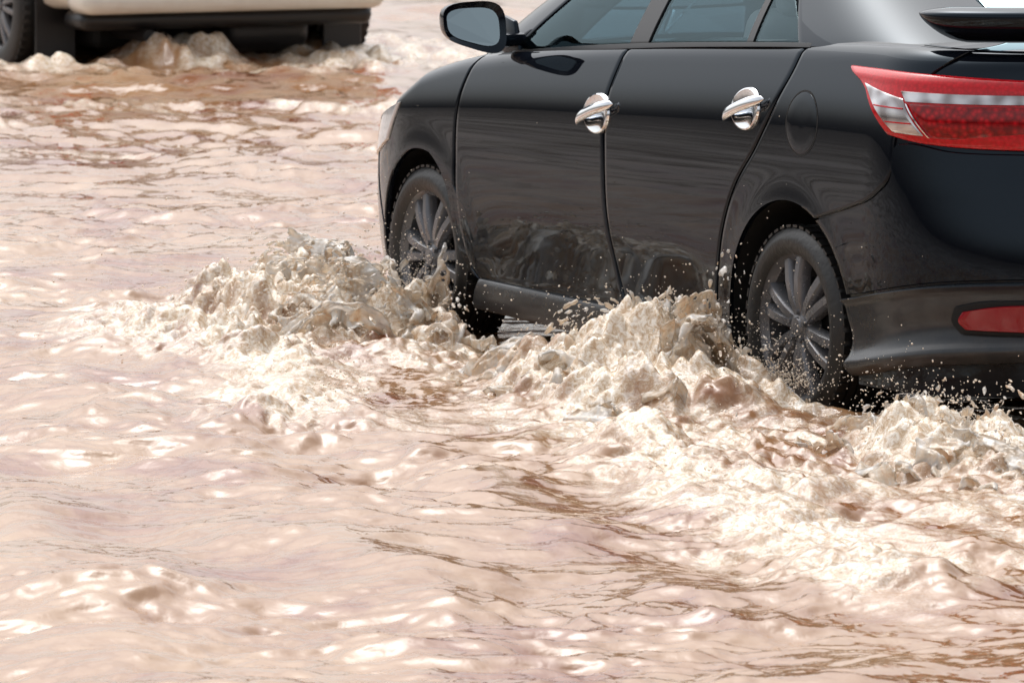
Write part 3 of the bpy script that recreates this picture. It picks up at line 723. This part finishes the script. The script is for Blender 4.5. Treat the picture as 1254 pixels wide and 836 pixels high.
at=me.attributes.new('foam','FLOAT','POINT'); at.data.foreach_set('value',foam.astype(np.float32).ravel())
me.polygons.foreach_set('use_smooth',np.ones(nf,dtype=bool)); me.materials.append(M_water)
wo=new_obj('water',me); wo['kind']='structure'
# ------------------------------------------------------------ splashes
_b=bmesh.new(); bmesh.ops.create_icosphere(_b,subdivisions=1,radius=1); ICOV=np.array([v.co[:] for v in _b.verts]); ICOF=np.array([[v.index for v in f.verts] for f in _b.faces]); _b.free()
def tri_mesh(name,V,F):
    me=bpy.data.meshes.new(name); me.vertices.add(len(V)); me.vertices.foreach_set('co',V.astype(np.float32).ravel())
    k=F.shape[1]
    me.loops.add(F.size); me.loops.foreach_set('vertex_index',F.astype(np.int32).ravel()); me.polygons.add(len(F)); me.polygons.foreach_set('loop_start',np.arange(len(F),dtype=np.int32)*k)
    me.update(calc_edges=True); me.polygons.foreach_set('use_smooth',np.ones(len(F),dtype=bool)); return me
def blobs(pos,rad,vel,stretch):
    n=len(pos); d=vel/np.maximum(1e-6,np.linalg.norm(vel,axis=1))[:,None]
    V=ICOV[None]*rad[:,None,None]; along=(V@d[:,:,None])[...,0]
    V=V+along[...,None]*d[:,None,:]*(stretch[:,None,None]-1)+pos[:,None]
    F=ICOF[None]+np.arange(n)[:,None,None]*len(ICOV)
    return V.reshape(-1,3),F.reshape(-1,3)
def jets(o0,o1,vm,vs,nj,nb,r0,tmax=1.0,seed=1):
    g=np.random.default_rng(seed); P=[];Rr=[];Vv=[]
    for j in range(nj):
        o=np.array(o0)+(np.array(o1)-np.array(o0))*g.random(); v=np.array(vm)+np.array(vs)*g.normal(size=3); v[2]=max(.5,v[2])
        T=(2*v[2]/9.8)*tmax
        t=T*g.random(nb)**.9; sprd=.01+.06*(t/T)
        p=o+v*t[:,None]+np.array([0,0,-4.9])*t[:,None]**2+g.normal(size=(nb,3))*sprd[:,None]*.5
        P.append(p); Rr.append(r0*(1-.6*t/T)*(.35+g.random(nb)**2)); Vv.append(v+np.array([0,0,-9.8])*t[:,None])
    return np.concatenate(P),np.concatenate(Rr),np.concatenate(Vv)
def sheet(A,B,vm,vvar,seed,hole=.25,rough=1.0,nu=150,nv_=110,thick=.0075):
    A=np.array(A);B=np.array(B); u=np.linspace(0,1,nu)[:,None]; ln=np.linalg.norm(B-A)
    uu=u*ln
    v=np.stack([vm[k]+vvar[k]*1.6*perlin(uu/.22+seed*3.1,0*uu+k*7.3,seed+k)+vvar[k]*.9*rough*perlin(uu/.07+seed,0*uu+k,seed+9+k) for k in range(3)],-1)
    v[...,2]=np.maximum(v[...,2],.4)
    T=2*v[...,2]/9.8*.98; tau=np.linspace(0.02,1,nv_)[None,:]; t=T*tau
    P=A+(B-A)*u[...,None]+v*t[...,None]; P=P+np.array([0,0,-4.9])*(t**2)[...,None]
    spd=np.linalg.norm(v,axis=-1); q=spd*t
    amp=(.012+.05*tau)
    for k in range(3):
        P[...,k]+=amp*(.9*perlin(uu/.16,q/.16,seed+20+k)+.5*rough*perlin(uu/.07,q/.07,seed+30+k)+.22*rough*perlin(uu/.035,q/.045,seed+40+k))
    h=perlin(uu/.09,q/.11,seed+50)+.7*perlin(uu/.03,q/.045,seed+51)+hole+1.0*(tau-.55)
    keep=h<.42
    F=gridfaces(nu,nv_); kf=keep.ravel()[F].all(1); F=F[kf]
    V=P.reshape(-1,3)
    me=tri_mesh('tmp',V,F); o=new_obj('tmp',me); s=o.modifiers.new('s','SOLIDIFY'); s.thickness=thick; s.offset=0
    bpy.context.view_layer.update(); dg=bpy.context.evaluated_depsgraph_get(); m2=bpy.data.meshes.new_from_object(o.evaluated_get(dg))
    m2.calc_loop_triangles(); V=np.empty(len(m2.vertices)*3,np.float32); m2.vertices.foreach_get('co',V); T_=np.empty(len(m2.loop_triangles)*3,np.int32); m2.loop_triangles.foreach_get('vertices',T_)
    bpy.data.objects.remove(o); bpy.data.meshes.remove(m2)
    return V.reshape(-1,3),T_.reshape(-1,3)
tex=bpy.data.textures.new('turb','CLOUDS'); tex.noise_scale=.045; tex.noise_depth=2
def splash(name,label,jargs,sheets,voxel=.0048):
    Vs=[];Fs=[];b=0
    for a in jargs:
        P,Rr,Vv=jets(*a); ok=(P[:,2]>.02)&(np.abs(P[:,1])>.87); P,Rr,Vv=P[ok],Rr[ok],Vv[ok]
        V,F=blobs(P,np.maximum(Rr,.0042),Vv,np.full(len(P),3.0)); Vs.append(V);Fs.append(F+b); b+=len(V)
    for a in sheets:
        V,F=sheet(*a); V=V.copy(); V[:,1]=np.where(V[:,1]<.885,.885+(V[:,1]-.885)*.05,V[:,1]); Vs.append(V);Fs.append(F+b); b+=len(V)
    me=tri_mesh(name,np.concatenate(Vs),np.concatenate(Fs)); me.materials.append(M_splash)
    o=new_obj(name,me); r=o.modifiers.new('r','REMESH'); r.mode='VOXEL'; r.voxel_size=voxel; r.use_smooth_shade=True
    dm=o.modifiers.new('d','DISPLACE'); dm.texture=tex; dm.strength=.010; dm.mid_level=.5; dm.texture_coords='LOCAL'
    s=o.modifiers.new('s','SMOOTH'); s.iterations=2; s.factor=.5
    bpy.context.view_layer.update(); dg=bpy.context.evaluated_depsgraph_get(); m2=bpy.data.meshes.new_from_object(o.evaluated_get(dg))
    print(name,len(me.polygons),'->',len(m2.polygons))
    o.modifiers.clear(); o.data=m2
    m2.polygons.foreach_set('use_smooth',np.ones(len(m2.polygons),dtype=bool))
    o['label']=label; o['category']='splash'
sh1=[((2.85,.92,.04),(2.1,.92,.04),(.1,1.0,1.95),(.5,.5,.5),101),((2.8,.95,.04),(2.15,.95,.04),(.0,.6,2.05),(.5,.4,.4),102,.1,.4),((2.9,1.0,.04),(2.1,1.0,.04),(.1,1.2,1.5),(.5,.5,.4),103),
     ((3.0,1.15,.04),(1.9,1.2,.04),(.1,.8,1.5),(.6,.4,.4),104,.1,.4),((2.9,1.3,.04),(1.8,1.4,.04),(-.2,.7,1.2),(.6,.4,.4),105),((2.6,.95,.04),(1.8,1.05,.04),(-.4,.6,1.3),(.5,.4,.4),106),((2.5,1.5,.04),(1.5,1.6,.04),(-.3,.6,1.0),(.5,.4,.3),107),((3.2,1.3,.04),(2.3,1.7,.04),(.3,.7,1.1),(.5,.4,.4),108),((2.62,.90,.04),(2.25,.90,.04),(-.1,.25,1.9),(.3,.2,.4),109,.3,.6)]
splash('splash','frothy beige water thrown sideways by the front wheel',[((2.8,.95,.05),(2.1,1.0,.05),(.1,1.0,1.8),(.6,.6,.35),60,40,.010,1.,1)],sh1)
sh2=[((.55,.92,.04),(.05,.92,.04),(.0,.35,2.3),(.4,.3,.4),201),((.6,.95,.04),(-.03,.98,.04),(-.1,.6,2.15),(.4,.3,.3),202,.0,.3),((.8,1.0,.04),(-.12,1.05,.04),(.0,.7,1.9),(.6,.4,.4),203),
     ((.9,1.15,.04),(-.25,1.12,.04),(-.1,.5,1.75),(.4,.3,.3),204,-.1,.25),((1.2,1.2,.04),(.0,1.35,.04),(.1,.5,1.5),(.6,.4,.4),205,.05,.4),((.9,1.30,.04),(-.3,1.36,.04),(-.1,.3,1.5),(.4,.3,.3),208,-.05,.25),((.9,1.4,.04),(-.4,1.5,.04),(-.1,.5,1.1),(.5,.4,.3),206),((1.8,1.0,.04),(.8,1.1,.04),(.1,.5,1.1),(.5,.4,.3),207)]
splash('splash','churning beige water heaped in front of the rear wheel',[((.55,.95,.05),(.0,1.0,.05),(.0,.6,2.0),(.6,.4,.35),50,40,.010,1.,3)],sh2)
sh3=[((-1.10,.98,.04),(-1.75,1.0,.04),(-.2,.4,1.6),(.4,.3,.3),301,.1,.5),((-1.05,1.05,.04),(-1.8,1.1,.04),(-.2,.5,1.5),(.5,.4,.3),302,.1,.5),((-1.0,1.15,.04),(-1.9,1.2,.04),(-.2,.4,1.4),(.5,.4,.3),303,.0,.4),((-1.0,1.3,.04),(-2.0,1.4,.04),(-.2,.4,1.1),(.5,.4,.3),304)]
splash('splash','beige water spraying up behind the rear wheel',[((-1.0,.98,.05),(-1.7,1.1,.05),(-.3,.4,1.7),(.5,.4,.3),26,30,.009,1.,5)],sh3)
g=np.random.default_rng(5); P=[]
for (o0,o1,vm,vs,nj,seed) in (((2.85,.92,.05),(2.15,.95,.05),(.2,1.2,1.8),(.9,.9,.45),2000,1),((.6,.92,.05),(-.05,1.0,.05),(.1,.6,2.0),(.7,.5,.4),1600,2),((-.9,.95,.05),(-1.7,1.1,.05),(-.3,.5,1.7),(.7,.5,.4),1000,3),((.1,.87,.15),(-.2,.87,.15),(0,.15,.4),(.9,.1,1.1),1000,4),((2.6,.87,.15),(2.4,.87,.15),(0,.15,.4),(.9,.1,1.1),1700,5),((2.5,1.4,.05),(.5,2.0,.05),(0,.4,1.0),(.7,.6,.5),800,6),((.4,1.3,.05),(-1.7,2.0,.05),(0,.3,.9),(.6,.5,.4),700,7)):
    p,_,_=jets(o0,o1,vm,vs,nj,2,.01,1.,seed+20); P.append(p)
P=np.concatenate(P); P=P[(P[:,2]>.05)&(P[:,1]>.87)]
r=.0009+.0028*g.random(len(P))**3
V,F=blobs(P,r,g.normal(size=P.shape),1+.8*g.random(len(P)))
me=tri_mesh('water_droplets',V,F); me.materials.append(M_drop)
o=new_obj('water_droplets',me); o['kind']='stuff'; o['label']='fine spray of muddy droplets thrown up by the wheels'; o['category']='water spray'
# ------------------------------------------------------------ light
wld=bpy.data.worlds.new('World'); scene.world=wld; wld.use_nodes=True; nt=wld.node_tree
bg=nt.nodes['Background']; sky=nt.nodes.new('ShaderNodeTexSky'); sky.sky_type='NISHITA'; sky.sun_disc=False
EL,ROT=math.radians(62),math.radians(95)
sky.sun_elevation=EL; sky.sun_rotation=ROT; sky.air_density=1.0; sky.dust_density=6; sky.ozone_density=1
hs=nt.nodes.new('ShaderNodeHueSaturation'); hs.inputs['Saturation'].default_value=.22; hs.inputs['Value'].default_value=1.55
nt.links.new(sky.outputs[0],hs.inputs['Color']); nt.links.new(hs.outputs[0],bg.inputs[0]); bg.inputs[1].default_value=.15
sl=bpy.data.lights.new('sun','SUN'); sl.energy=.6; sl.angle=math.radians(75); sl.color=(1,.99,.96)
so=bpy.data.objects.new('sun',sl); COL.objects.link(so)
sd=Vector((math.sin(ROT)*math.cos(EL),math.cos(ROT)*math.cos(EL),math.sin(EL))); so.rotation_euler=sd.to_track_quat('Z','Y').to_euler()
scene.view_settings.view_transform='Standard'; scene.view_settings.look='None'; scene.view_settings.exposure=0
